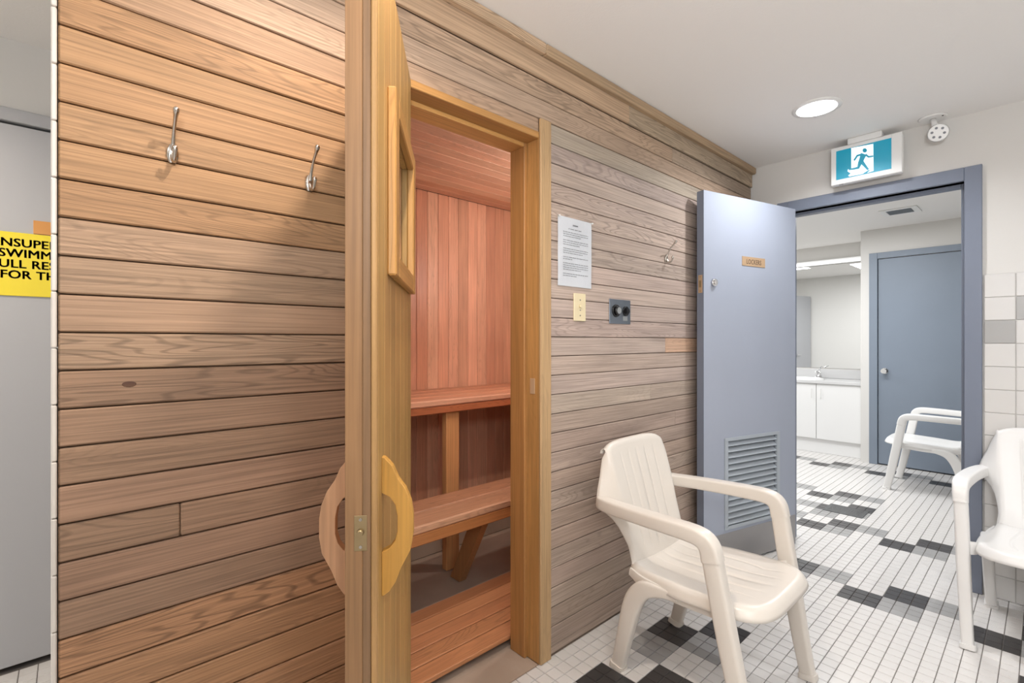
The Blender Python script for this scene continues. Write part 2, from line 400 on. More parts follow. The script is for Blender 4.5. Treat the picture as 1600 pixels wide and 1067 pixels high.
# bands: (region, first tile row, phase, range of cells, flags)
# near room rows are counted down from y=3.06 (row 0 just below), locker rows up from 3.77
def kind_at(x, y):
    i = math.floor((x-X0)/(PX*3)+1e-6)
    if y < 3.3:
        r = (y-3.06)/PY1
    else:
        r = (y-3.7768)/PY2
        if y > 5: r -= 1
    j = math.floor(r/3+1e-6)
    if y < 3.3:
        # j=-1 -> 2.905..3.06 ; j=-2 -> 2.75..2.905
        if j == -1:
            if i % 3 == 2: return 2
            if i % 3 == 0: return 1
        if j == -2:
            if i % 3 == 1: return 2
            if i % 3 == 2: return 1
        # column band along the cedar wall (i=1,2) with period three cells
        q = (j+2) % 3
        if j < -2 and i in (1, 2):
            # dark at i=1 for y 1.354,1.82 ; dark at i=2 one cell up
            if j in (-11, -8) and i == 1: return 2
            if j in (-10, -7) and i == 2: return 2
            if j in (-11, -8) and i == 2: return 1
            if j in (-9, -6) and i == 1: return 1
            if j in (-14, -17, -20) and i == 1: return 2
            if j in (-13, -16, -19) and i == 2: return 2
            if j in (-14, -17, -20) and i == 2: return 1
            if j in (-12, -15, -18) and i == 1: return 1
        if i >= 8:
            if (j+2) % 3 == 1 and i == 9: return 1
            if j in (-4, -7, -10) and i == 8: return 2
            if j in (-5, -8, -11) and i == 9: return 2
        return 0
    if j == -1:
        if i % 3 == 1: return 2
        if i % 3 == 2: return 1
    if j == 0:
        if i % 3 == 2: return 2
        if i % 3 == 0: return 1
    # small cluster round the drain
    if (i, j) in ((1, 2), (2, 3)): return 2
    if (i, j) in ((1, 1), (0, 2), (2, 2)): return 1
    if j == 4:
        if i <= 1 and i % 3 == 0: return 2
        if i <= 1 and i % 3 == 1: return 1
    if j == 5:
        if i <= 2 and i % 3 == 1: return 2
        if i <= 2 and i % 3 == 2: return 1
    if j == 11:
        if i % 3 == 1: return 2
        if i % 3 == 2: return 1
    if j == 12:
        if i % 3 == 2: return 2
        if i % 3 == 0: return 1
    return 0
fwd = Vector((-math.sin(YAW), math.cos(YAW), 0)); rgt = Vector((math.cos(YAW), math.sin(YAW), 0))
def proj(x, y, z):
    p = Vector((x, y, z-CAM_H)); d = p.dot(fwd)
    if d < .05: return None
    return 800+758*p.dot(rgt)/d, 533-758*p.z/d, d
FM = [M['t_white'], M['t_grey'], M['t_black']]
def tiles(xa, xb, ya, yb, y0, py, floor_obj, nind, vis):
    lst = []
    i0 = math.ceil((xa-X0)/PX-1e-6); i1 = math.floor((xb-X0)/PX+1e-6)
    j0 = math.ceil((ya-y0)/py-1e-6); j1 = math.floor((yb-y0)/py+1e-6)
    for i in range(i0, i1):
        for j in range(j0, j1):
            x = X0+i*PX; y = y0+j*py
            k = kind_at(x+PX/2, y+py/2)
            q = proj(x+PX/2, y+py/2, 0); sc = 0
            if q and 0 < q[0] < 1600 and q[1] < 1085 and vis(x, y): sc = 1/q[2]**3
            lst.append((sc, x, y, k))
    lst.sort(reverse=True)
    cache = {}
    n = 0
    rest = MB()
    h = GAP/2
    for sc, x, y, k in lst:
        if sc > 0 and n < nind:
            if k not in cache:
                t = MB(); t.tile(-PX/2+h, PX/2-h, -py/2+h, py/2-h, -.005, 0, .0012)
                me = bpy.data.meshes.new('tile'); me.from_pydata(t.v, [], t.f); me.materials.append(FM[k]); cache[k] = me
            link('tile', cache[k], FM[k], floor_obj, (x+PX/2-floor_obj.location.x, y+py/2-floor_obj.location.y, 0-floor_obj.location.z))
            n += 1
        else:
            rest.tile(x+h, x+PX-h, y+h, y+py-h, -.005, 0, .0012, k)
    me = bpy.data.meshes.new('tiles'); me.from_pydata(rest.v, [], rest.f)
    for m in FM: me.materials.append(m)
    me.polygons.foreach_set('material_index', rest.m)
    o = link('floor_tiles', me, FM, floor_obj, tuple(-c for c in floor_obj.location)); o['kind'] = 'stuff'
tiles(X0, XR, YF, YB+.133, 3.06, PY1, F1, 298, lambda x, y: not (x > -.22 and y > 3.28))
# corridor strip left of the cedar wall
crd = MB(); h = GAP/2
i = -1
while X0+i*PX > XC:
    j = math.ceil((YF-3.06)/PY1)
    while 3.06+(j+1)*PY1 < .56:
        x = X0+i*PX; y = 3.06+j*PY1
        if not (x+PX > -1.43 and y+PY1 > -.03): crd.tile(x+h, x+PX-h, y+h, y+PY1-h, -.005, 0, .0012)
        j += 1
    i -= 1
me = bpy.data.meshes.new('tiles'); me.from_pydata(crd.v, [], crd.f); me.materials.append(M['t_white'])
o = link('corridor_tiles', me, M['t_white'], F1, tuple(-c for c in F1.location)); o['kind'] = 'stuff'
tiles(-4.1, 1.3, 3.4215, YL, 3.7768, PY2, F2, 250, lambda x, y: x < -.2 and y > 3.35 and y < 6.0 and x > -2.2)

# ------------------------------------------------------------------ walls
def wallbox(name, *a, mat=M['wall'], **k): return struct(box(name, *a, mat, **k))
# locker wall (wall_back) with door opening x -1.08..-.274, z<2.022
WB = wallbox('wall_back', -1.42, -1.08, YB+.006, YB+.13, 0, CEIL)
b2 = MB(); b2.box(-1.08, -.274, YB+.006, YB+.13, 2.03, CEIL); b2.box(-.274, XR, YB+.006, YB+.13, 0, CEIL); b2.box(-1.42, -1.08, YB+.006, YB+.13, 0, CEIL)
me = bpy.data.meshes.new('wall_back'); me.from_pydata([(v[0]-WB.location.x, v[1]-WB.location.y, v[2]-WB.location.z) for v in b2.v], [], b2.f); me.materials.append(M['wall']); WB.data = me
WR = wallbox('wall_right', XR, XR+.1, YF, YB+.13, 0, CEIL)
WF = wallbox('wall_front', XC-.1, XR+.1, YF-.1, YF, 0, CEIL)
# corridor wall with the grey door, x = -2.6
wc = MB(); wc.box(XC-.1, XC, YF, -.46, 0, CEIL); wc.box(XC-.1, XC, -.46, .46, 2.06, CEIL); wc.box(XC-.1, XC, .46, .6, 0, CEIL)
struct(wc.build('wall_corridor', M['wall']))
# wall tiles right of the frame
tm = {}
TP = .1112; TW = .1085
tw = [(-.205+TW*i) for i in range(0, 14)]
for k in (M['wt_white'], M['wt_grey']):
    me = boxmesh('tile', TW-.003, .009, TP-.003, .0015); me.materials.append(k); tm[k] = me
meh = boxmesh('tile', TW-.003, .009, TP-.003, .0015); meh.materials.append(M['wt_white'])
for ci, x in enumerate(tw):
    if x+TW > XR: continue
    for r in range(14):
        z = 1.556-TP*(r+1)
        g = (r == 2 and ci % 2 == 0) or (r == 1 and ci % 2 == 1)
        k = M['wt_grey'] if g else M['wt_white']
        zc = z+TP/2
        if z < 0: zc = (z+TP)/2
        o = link('tile', tm[k], k, WB, (x+TW/2-WB.location.x, YB+.0025-WB.location.y, zc-WB.location.z))
        if z < 0: o.scale.z = (z+TP)/TP
gb = box('grout_bed', -.207, XR, YB+.002, YB+.006, 0, 1.558, M['wgrout'], WB)
gb.location = Vector(gb.location)-WB.location

# ---- cedar wall
G0 = rgb(205, 158, 116); G1 = rgb(176, 136, 104); G2 = rgb(190, 168, 148); G3 = rgb(160, 138, 120)
PZ = .0757; ZJ = 1.25
WA = root('wall_left', (XA, 1.6, 0))
def wa(o): o.location = Vector(o.location)-WA.location; o.parent = WA; return o
wa(box('backing', XA-.12, XA-.012, -.02, .62, 0, CEIL, M['shadow_gap']))
wa(box('backing', XA-.12, XA-.012, .62, 1.345, 2.03, CEIL, M['shadow_gap']))
wa(box('backing', XA-.12, XA-.012, 1.345, YB, 0, CEIL, M['shadow_gap']))
def plank(ya, yb, za, zb, col):
    lf = yb < .7; g = .0034 if lf else .0028; me = boxmesh('plank', .012, yb-ya-.0012, zb-za-g, .0034 if lf else .0022)
    o = link('plank', me, M['plankY'], None, (XA-.006+random.uniform(-.0008, .0008), (ya+yb)/2, (za+zb)/2), color=col)
    return wa(o)
def leftcol(z):
    if z > 1.9: return mix(rgb(160, 130, 104), rgb(160, 124, 92), random.random())
    if z > 1.47: return jit(rgb(162, 126, 91), .06)
    if z > 1.1: return jit(rgb(164, 135, 110), .07)
    if z > .62: return jit(rgb(152, 122, 99), .08)
    return jit(rgb(170, 130, 96), .06)
for k in range(-17, 13):
    za = ZJ+PZ*k; zb = za+PZ
    if za < .006: za = .006
    if zb > 2.02: # rows above the opening
        if za > 1.98 and zb < 2.3:
            if za < 2.02:
                plank(-.02, 1.317, za, zb, jit(rgb(178, 150, 126), .05)); plank(1.377, YB, za, zb, jit(rgb(180, 166, 150), .04))
            else:
                if random.random() < .5: plank(-.02, 2.3, za, zb, jit(rgb(180, 154, 130), .05)); plank(2.3, YB, za, zb, jit(rgb(172, 152, 132), .05))
                else: plank(-.02, YB, za, zb, jit(rgb(178, 154, 132), .05))
        continue
    # left of the sauna door
    if k == -6: plank(-.02, .18, za, zb, leftcol(za)); plank(.18, .635, za, zb, leftcol(za))
    else: plank(-.02, .635, za, zb, leftcol(za))
    bt = {-1: 2.234, -6: 2.329, -4: 2.097, 0: 2.9, 3: 2.7}.get(k)
    c1 = jit(mix(rgb(190, 172, 158), rgb(178, 160, 150), random.random()) if za > .9 else mix(rgb(178, 158, 144), rgb(166, 146, 132), random.random()), .05)
    if bt:
        plank(1.377, bt, za, zb, c1); plank(bt, YB, za, zb, jit(c1, .05) if k != -1 else rgb(208, 172, 146))
    else: plank(1.377, YB, za, zb, c1)
m = MB(); m.cyl((0, 0, 0), (.0009, 0, 0), .011, .009, 14); kn = m.build('knot', M['plankY'], WA, color=rgb(84, 58, 44)); kn.location = (XA+.0002-WA.location.x, .09-WA.location.y, 1.142); kn.scale = (1, 1.2, .62)
# end cap tiles of the cedar wall
et = root('trim_1', (XA-.06, -.027, 0))
z = 1.219+.111*10
while z > 0:
    zt = min(z+.111, CEIL); zb_ = max(z, 0)
    if zt > zb_+.01:
        o = box('tile', XA-.13, XA+.002, -.0300, -.0212, zb_+.0008, zt-.0008, M['wt_cream'], None, .002)
        o.location = Vector(o.location)-et.location; o.parent = et
    z -= .111
box_ = box('tile', XA-.13, XA+.002, -.0300, -.0212, .0005, z+.111-.0008, M['wt_cream'], None, .002); box_.location = Vector(box_.location)-et.location; box_.parent = et
# crown boards
t2 = root('trim_2', (XA, 1.6, 2.25))
def ch(o, p): o.location = Vector(o.location)-p.location; o.parent = p; return o
for a, b, c in ((-.02, 1.9, rgb(186, 158, 130)), (1.9, YB, rgb(176, 156, 132))):
    ch(box('flat_board', XA-.004, XA+.010, a+.0005, b-.0005, 2.236, 2.318, M['plankY'], None, .002, color=c), t2)
for a, b, c in ((-.02, 1.329, rgb(200, 172, 142)), (1.329, YB+.004, rgb(176, 150, 120))):
    o = ch(box('cap_moulding', XA-.004, XA+.034, a+.0005, b-.0005, 2.318, CEIL, M['plankY'], None, .006, color=c), t2)
# casing and jambs of sauna opening
GOLD = rgb(180, 134, 80); GOLD2 = rgb(200, 152, 92)
t3 = root('trim_3', (XA, 1.0, 0))
ch(box('casing', XA-.002, XA+.012, 1.3175, 1.3765, .001, 2.082, M['plankZ'], None, .003, color=rgb(184, 152, 112)), t3)
ch(box('casing', XA-.002, XA+.012, .6365, .695, .001, 2.004, M['plankZ'], None, .003, color=rgb(184, 152, 112)), t3)
ch(box('jamb', XA-.145, XA+.004, 1.3175, 1.345, .001, 2.03, M['goldZ'], None, .002, color=GOLD), t3)
ch(box('door_stop', XA-.144, XA-.062, 1.301, 1.317, .001, 2.004, M['goldZ'], None, .002, color=rgb(170, 122, 72)), t3)
ch(box('jamb', XA-.145, XA+.004, .668, .695, .001, 2.03, M['goldZ'], None, .002, color=GOLD), t3)
ch(box('door_stop', XA-.144, XA-.062, .6955, .711, .001, 2.004, M['goldZ'], None, .002, color=GOLD), t3)
ch(box('head_jamb', XA-.145, XA+.003, .6955, 1.317, 2.0045, 2.03, M['goldY'], None, .002, color=GOLD), t3)
ch(box('head_stop', XA-.144, XA-.062, .7115, 1.3005, 1.988, 2.004, M['goldY'], None, .002, color=GOLD2), t3)
ch(box('strike', XA-.045, XA-.02, 1.3145, 1.3178, 1.03, 1.09, M['brass'], None, .001), t3)

# ------------------------------------------------------------------ sauna cabin
SX0, SX1, SY0, SY1, SZ = -2.65, XA-.13, .64, 3.2, 2.19
RED = rgb(204, 154, 126)
cabin_floor = struct(box('floor', SX0-.05, XA-.001, SY0-.06, SY1+.05, -.06, -.003, M['concrete']))
ch(box('threshold', XA-.145, XA+.001, .6955, 1.317, -.003, .0, M['concrete'], None), cabin_floor)
ch(box('curb', SX0+.02, -2.39, SY0, SY1, -.003, .10, M['concrete'], None, .006), cabin_floor)
wbk = root('wall_sauna_back', (SX0, 1.9, 0))
y = SY0; 
y = 1.599-.0805*11
while y < SY1-.01:
    y2 = min(y+.0805, SY1)
    ch(box('board', SX0-.012, SX0, max(y, SY0)+.0006, y2-.0006, .09, SZ, M['redZ'], None, .003, color=jit(mix(rgb(220, 172, 142), rgb(190, 132, 104), random.random()), .12)), wbk)
    y += .0805
ch(box('backing', SX0-.05, SX0-.012, SY0-.05, SY1+.05, 0, CEIL, M['dark'], None), wbk)
wsr = root('wall_sauna_right', (-2, SY1, 0)); wsl = root('wall_sauna_left', (-2, SY0, 0))
x = SX0
while x < SX1-.01:
    x2 = min(x+.0805, SX1)
    for yy, rt, s in ((SY1, wsr, 1), (SY0, wsl, -1)):
        ch(box('board', x+.0006, x2-.0006, yy if s > 0 else yy-.012, yy+.012 if s > 0 else yy, .0, SZ, M['redZ'], None, .002, color=jit(RED, .12)), rt)
    x += .0805
ch(box('backing', SX0-.05, XA-.12, SY1+.012, SY1+.05, 0, CEIL, M['wall'], None), wsr)
ch(box('backing', SX0-.05, XA-.12, SY0-.05, SY0-.012, 0, CEIL, M['wall'], None), wsl)
wsf = root('wall_sauna_front', (SX1, 2, 0))
for a, b, zlo in ((SY0, .668, 0), (.668, 1.345, 2.03), (1.345, SY1, 0)):
    y = a
    while y < b-.005:
        y2 = min(y+.0805, b)
        ch(box('board', SX1, SX1+.01, y+.0006, y2-.0006, zlo, SZ, M['redZ'], None, .002, color=jit(RED, .12)), wsf); y += .0805
cs = root('ceiling_sauna', (-2, 1.9, SZ))
x = SX0
while x < SX1-.01:
    x2 = min(x+.0812, SX1)
    ch(box('board', x+.0006, x2-.0006, SY0, SY1, SZ, SZ+.012, M['redY'], None, .003, color=jit(mix(rgb(226, 186, 156), rgb(208, 160, 130), random.random()), .07)), cs); x += .0812
ch(box('backing', SX0-.05, SX1, SY0-.05, SY1+.05, SZ+.012, SZ+.03, M['dark'], None), cs)

# vapour-proof lamp on the inner face of the front sauna wall
sl = thing('sauna_wall_lamp', 'round vapour-proof lamp on the front wall inside the sauna, hidden from the doorway', 'lamp', (SX1-.002, 2.15, 1.75), -PI/2)
m = MB(); m.cyl((0, 0, 0), (0, -.03, 0), .09, .085, 28); m.build('base', M['whiteplastic'], sl, smooth=True)
m = MB(); m.cyl((0, -.03, 0), (0, -.07, 0), .075, .05, 28); m.build('diffuser', M['bulb'], sl, smooth=True)

# benches
def plankb(p, name, x0, x1, y0, y1, z0, z1, col, mat='redY', c=.004):
    return ch(box(name, x0, x1, y0, y1, z0, z1, M[mat], None, c, color=col), p)
ub = thing('sauna_bench', 'upper red cedar sauna bench against the back wall, higher of the two', 'bench', (-2.38, 1.9, 0))
for i, (a, b) in enumerate(((-2.25, -2.112), (-2.39, -2.254), (-2.53, -2.394), (-2.645, -2.534))):
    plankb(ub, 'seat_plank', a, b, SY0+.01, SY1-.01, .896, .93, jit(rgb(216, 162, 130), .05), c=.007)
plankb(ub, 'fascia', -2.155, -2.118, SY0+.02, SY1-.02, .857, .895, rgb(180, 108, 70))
for y in (.9, 1.515, 2.5):
    plankb(ub, 'leg', -2.2, -2.112-.045, y-.03, y+.055, 0.001, .894, rgb(200, 146, 96), 'redZ')
lb = thing('sauna_bench', 'lower cedar sauna bench of two planks, in front of the upper bench', 'bench', (-1.88, 1.9, 0))
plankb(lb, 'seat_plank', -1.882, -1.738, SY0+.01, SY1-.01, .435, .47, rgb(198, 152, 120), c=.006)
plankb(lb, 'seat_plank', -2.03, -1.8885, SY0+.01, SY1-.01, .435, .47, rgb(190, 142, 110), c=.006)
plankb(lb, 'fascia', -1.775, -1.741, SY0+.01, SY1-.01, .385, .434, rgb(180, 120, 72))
for y in (.85, 1.47, 2.45):
    m = MB(); b = len(m.v)
    # slanted support from the fascia down to the foot
    for yy in (y, y+.04):
        m.v += [(-1.785, yy, .434), (-1.88, yy, .434), (-2.10, yy, .001), (-2.02, yy, .001)]
    m.f += [(0, 1, 2, 3), (7, 6, 5, 4), (0, 4, 5, 1), (1, 5, 6, 2), (2, 6, 7, 3), (3, 7, 4, 0)]; m.m += [0]*6
    m.v = [(v[0]+1.88, v[1]-1.9, v[2]) for v in m.v]
    m.build('leg', M['redZ'], lb, color=rgb(170, 122, 78))
dk = thing('duckboard', 'slatted red cedar duckboard lying on the sauna floor inside the door', 'duckboard', (-1.66, 1.5, 0))
for i in range(5):
    a = -1.455-i*.0815
    plankb(dk, 'slat', a-.0755, a, SY0+.02, SY1-.02, .03, .05, jit(rgb(190, 132, 92), .11), c=.003)
for y in (.9, 1.7, 2.5, 3.0):
    plankb(dk, 'batten', -1.85, -1.47, y, y+.05, .001, .0295, rgb(120, 70, 45), 'redX')

# ------------------------------------------------------------------ sauna door (door_1), opened into the room
pin = Vector((-1.29, .695)); dd = Vector((.806, -.592)).normalized()
D1 = root('door_1', (pin.x, pin.y, 0), math.atan2(dd.y, dd.x))
# local: x along leaf, y: inner face at +? inner normal n=(.592,.806) is +90deg from dd
TH = .055; WD = .575; DZ0, DZ1 = .012, 2.0
def dl(name, x0, x1, y0, y1, z0, z1, mat, col=None, c=.0015, parent=D1):
    return box(name, x0, x1, y0, y1, z0, z1, mat, parent, c, color=col)
wz0, wz1 = 1.41, 1.705; wx0, wx1 = .095, .41
xs = [0, .095, .17, .25, .33, .41, .49, .561]
for a, b in zip(xs, xs[1:]):
    col = jit(rgb(172, 134, 80), .11)
    for (za, zb) in (((DZ0, wz0), (wz1, DZ1)) if a >= wx0-.001 and b <= wx1+.001 else ((DZ0, DZ1),)):
        dl('board', a+.0003, b-.0003, TH-.016, TH, za, zb, M['goldZ'], col, .0016)
        dl('board', a+.0003, b-.0003, 0, .016, za, zb, M['goldZ'], jit(rgb(206, 150, 100), .06), .0016)
        dl('core', a, b, .0165, TH-.0165, za+.001, zb-.001, M['goldZ'], rgb(190, 140, 92), 0)
dl('edge_strip', .5615, WD, 0, .030, DZ0, DZ1, M['goldZ'], rgb(144, 108, 74), .0012)
dl('edge_strip', .5615, WD, .0302, .044, DZ0, DZ1, M['goldZ'], rgb(128, 98, 70), .0012)
dl('edge_strip', .5615, WD, .0442, TH, DZ0, DZ1, M['goldZ'], rgb(166, 128, 82), .0025)
# window
for s, ya, yb in ((1, TH, TH+.018), (-1, -.018, 0)):
    o0, o1 = wx0-.05, wx1+.046; z0_, z1_ = 1.366, 1.747
    c_ = rgb(178, 132, 74)
    dl('window_trim', o0, wx0+.004, ya, yb, z0_, z1_, M['goldZ'], c_, .003)
    dl('window_trim', wx1-.004, o1, ya, yb, z0_, z1_, M['goldZ'], c_, .003)
    dl('window_trim', wx0+.0045, wx1-.0045, ya, yb, z0_, wz0+.003, M['goldX'], c_, .003)
    dl('window_trim', wx0+.0045, wx1-.0045, ya, yb, wz1-.003, z1_, M['goldX'], c_, .003)
dl('glass_pane', wx0+.001, wx1-.001, .024, .030, wz0+.001, wz1-.001, M['glass'], None, 0)
# latch
lt = dl('latch_plate', WD-.0005, WD+.0012, .016, .038, .864, .926, M['brass_old'], None, .0005)
m = MB(); m.cyl((WD+.001-lt.location.x, .027-lt.location.y, .897-lt.location.z), (WD+.009-lt.location.x, .027-lt.location.y, .897-lt.location.z), .0065, .0045, 12); m.build('latch_roller', M['brass_old'], lt, smooth=True)
for dz in (-.024, .024):
    m = MB(); m.cyl((.0008, 0, dz), (.0018, 0, dz), .0034, .003, 8); m.build('screw', M['nickel'], lt)
# handles: carved D boards
hp = [(0, 1.016), (.006, 1.014), (.020, .998), (.030, .975), (.044, .955), (.054, .93), (.058, .905), (.058, .87), (.053, .84), (.036, .808), (.026, .782), (.014, .764), (.004, .757), (0, .756)]
hh = [(.0085, .943), (.018, .935), (.026, .92), (.028, .90), (.028, .872), (.022, .853), (.012, .842), (.0085, .840)]
hs = .505
for sgn in (1, -1):
    def to3(a, b, t, sgn=sgn): return (hs+t, (TH+a) if sgn > 0 else -a, b)
    # closed outline with the grip cut out: ring formed by outer and inner polygons
    out = [(0.0, 1.016)]+hp[1:-1]+[(0.0, .756), (0, .838), (.014, .845), (.024, .858), (.029, .876), (.029, .905), (.025, .926), (.015, .941), (0, .949)]
    o = poly_prism('handle', out, to3, .02, M['goldZ'], D1)
    o.color = rgb(186, 138, 66) if sgn > 0 else rgb(164, 124, 92)
    bv = o.modifiers.new('b', 'BEVEL'); bv.width = .0022; bv.segments = 2; bv.limit_method = 'ANGLE'
m = MB(); 
for z in (.3, 1.1, 1.8):
    m = MB(); m.cyl((-.006, -.004, z-.045), (-.006, -.004, z+.045), .006, n=10); m.build('hinge', M['brass_old'], D1, smooth=True)

# ------------------------------------------------------------------ blue door (door_2) to the lockers and its frame
bh = Vector((-1.02, 3.24)); bd = Vector((-.195, -.77)).normalized()
D2 = root('door_2', (bh.x, bh.y, 0), math.atan2(bd.y, bd.x))
# local +x = toward free edge ; visible face normal (.97,-.245) = local +y ?
# rotating bd by +90deg gives (.97,-.245)
BW = .794
D2T = .044
leaf = MB()
ls0, ls1, lz0, lz1 = .172, .622, .22, .692
for a, b, c, d in ((0, BW, .012, lz0), (0, BW, lz1, 2.032), (0, ls0, lz0, lz1), (ls1, BW, lz0, lz1)):
    leaf.box(a, b, -D2T, 0, c, d)
leaf.build('leaf', M['blue'], D2)
eb = box('edge_band', BW, BW+.0015, -D2T, 0, .012, 2.032, M['blue_dark'], D2)
lv = MB()
for a, b, c, d in ((ls0-.013, ls1+.013, lz1-.004, lz1+.014), (ls0-.013, ls1+.013, lz0-.014, lz0+.004), (ls0-.013, ls0+.012, lz0, lz1), (ls1-.012, ls1+.013, lz0, lz1)):
    lv.box(a, b, -.008, .006, c, d)
lo = bpy.data.objects.new('louver_vent', None)
lf = lv.build('louver_frame', M['louver'], D2); 
nsl = 14
for i in range(nsl):
    zc = lz0+.022+(lz1-lz0-.044)*i/(nsl-1)
    o = box('slat', -.213, .213, -.0165, .0165, -.0016, .0016, M['louver'], lf, .0006)
    o.location = ((ls0+ls1)/2, -.009, zc); o.rotation_euler = (math.radians(-42), 0, 0)
box('back_panel', ls0, ls1, -.043, -.040, lz0, lz1, M['dark'], D2)
box('kick_plate', .004, BW-.004, 0, .0015, .014, .188, M['steel'], D2)
cy = MB(); cy.cyl((.719, 0, 1.547), (.719, .012, 1.547), .0225, .019, 24); cy.cyl((.719, .012, 1.547), (.719, .018, 1.547), .012, .011, 20)
cy.build('lock_cylinder', M['chrome'], D2, smooth=True)
ep = box('lock_plate', BW+.0015, BW+.0035, -.034, -.008, 1.49, 1.585, M['brass'], D2, .0006)
box('latch_slot', .0009, .0014, -.007, .007, -.018, .018, M['brass_old'], ep)
for z in (-.038, .038):
    m = MB(); m.cyl((.001, 0, z), (.0018, 0, z), .0035, .003, 8); m.build('screw', M['brass_old'], ep)
# frame of locker opening
t4 = root('trim_4', (-.68, YB, 0))
fx0, fx1, fi0, fi1, fz, fzi = -1.136, -.21, -1.076, -.274, 2.096, 2.03
def fr(name, *a, mat=M['blue_dark'], c=.002): return ch(box(name, *a, mat, None, c), t4)
fr('jamb', fi1, fx1, YB-.014, YB+.145, 0.001, fz)
fr('jamb', fx0, fi0, YB-.014, YB+.145, 0.001, fz)
fr('head', fi0+.0005, fi1-.0005, YB-.014, YB+.145, fzi, fz)
fr('door_stop', fi1-.016, fi1-.0005, YB+.045, YB+.10, 0.001, fzi-.0005)
fr('door_stop', fi0+.0005, fi0+.016, YB+.045, YB+.10, 0.001, fzi-.0005)
fr('head_stop', fi0+.0165, fi1-.0165, YB+.045, YB+.10, fzi-.0165, fzi-.0005)
fr('strike_hole', fi1-.001, fi1+.0005, YB+.012, YB+.022, 1.128, 1.138, mat=M['dark'], c=0)
# LOCKERS plate
Rf = Matrix.Translation((bh.x, bh.y, 0)) @ Matrix.Rotation(math.atan2(bd.y, bd.x), 4, 'Z')
pl = bpy.data.objects.new('name_plate', None); COL.objects.link(pl); pl.matrix_world = Rf @ Matrix.Translation((.39, .0, 1.682))
tag(pl, 'small brass plate reading LOCKERS on the open blue-grey door', 'sign')
box('plate', -.1, .1, .0002, .0025, -.026, .026, M['brass'], pl, .0008)
# text reads left->right towards -local x (viewer sees face from +y side)
mt = Matrix.Translation((0, .0026, -.014)) @ Matrix(((-1, 0, 0, 0), (0, 0, 1, 0), (0, 1, 0, 0), (0, 0, 0, 1)))
text('lettering', 'LOCKERS', .038, M['ink3'], pl, mt, .0003, .0003, .78, 'CENTER', 1.05)

# ------------------------------------------------------------------ left corridor door (door_3) + signs
D3 = root('door_3', (XC, 0, 0))
box('leaf', -.045, .0, -.435, .435, .018, 2.043, M['door_grey'], D3, .002)
t5 = root('trim_5', (XC, 0, 0))
for a, b, c, d in ((-.49, -.438, 0.001, 2.10), (.438, .49, 0.001, 2.10), (-.4375, .4375, 2.052, 2.10)):
    box('frame', -.08, .014, a, b, c, d, M['door_grey'], t5, .002)
box('backing', -.085, -.05, -.437, .437, 0, 2.05, M['dark'], t5)
ws = thing('warning_sign', 'yellow warning sign with dark capitals on the grey door at the far left', 'sign', (XC+.001, 0, 1.522))
sx0, sx1 = -.262, .262
box('panel', 0, .004, sx0, sx1, -.119, .119, M['yellow'], ws, .001)
lines = [('UNSUPERVISED', -.2265, .066), ('SWIMMERS TAKE', -.2005, .0265), ('FULL RESPONSIBILITY', -.2215, -.0135), ('FOR THEIR SAFETY', -.1965, -.0535)]
for s, y0, z0 in lines:
    mt = Matrix.Translation((.0042, y0, z0)) @ Matrix(((0, 0, 1, 0), (1, 0, 0, 0), (0, 1, 0, 0), (0, 0, 0, 1)))
    text('lettering', s, .043, M['ink'], ws, mt, 0, .0003, 1.0, 'LEFT', 1.03, heavy=.0011)
op = thing('ochre_plate', 'small ochre plate above the yellow sign on the grey door', 'sign', (XC+.001, .0, 1.67))
box('panel', 0, .005, -.108, .108, -.027, .024, M['orange_plate'], op, .001)

# ------------------------------------------------------------------ downlights
labs = ['round recessed ceiling downlight near the exit sign', 'recessed downlight above the open sauna door, outside the photo', 'added recessed fill downlight over the right side of the room, outside the photo',
        'added recessed fill downlight above the camera, outside the photo', 'added recessed fill downlight at the near end of the room, outside the photo', 'added recessed fill downlight in the side passage by the grey door, outside the photo']
for (x, y), lab in zip(CANS, labs):
    t = thing('downlight', lab, 'ceiling light', (x, y, CEIL))
    n = 40; vs = []; fs = []
    prof = [(.105, 0), (.104, -.004), (.090, -.007), (.083, -.006), (.0815, -.002)]
    for r, z in prof:
        for k in range(n): a = 2*PI*k/n; vs.append((r*math.cos(a), r*math.sin(a), z))
    for i in range(len(prof)-1):
        for k in range(n): j = (k+1) % n; fs.append((i*n+k, i*n+j, (i+1)*n+j, (i+1)*n+k))
    me = bpy.data.meshes.new('trim_ring'); me.from_pydata(vs, [], fs); link('trim_ring', me, M['whiteplastic'], t, smooth=True)
    vs = []; fs = []; prof = [(.0812, -.002), (.076, .02), (.067, .045), (.06, .075), (.058, .1)]
    for r, z in prof:
        for k in range(n): a = 2*PI*k/n; vs.append((r*math.cos(a), r*math.sin(a), z))
    for i in range(len(prof)-1):
        for k in range(n): j = (k+1) % n; fs.append((i*n+k, i*n+j, (i+1)*n+j, (i+1)*n+k))
    fs.append(tuple((len(prof)-1)*n+k for k in range(n)))
    me = bpy.data.meshes.new('reflector'); me.from_pydata(vs, [], fs); link('reflector', me, M['reflector'], t, smooth=True)
    m = MB(); m.cyl((0, 0, .045), (0, 0, .09), .045, .03, 24); m.build('bulb', M['bulb'], t, smooth=True)

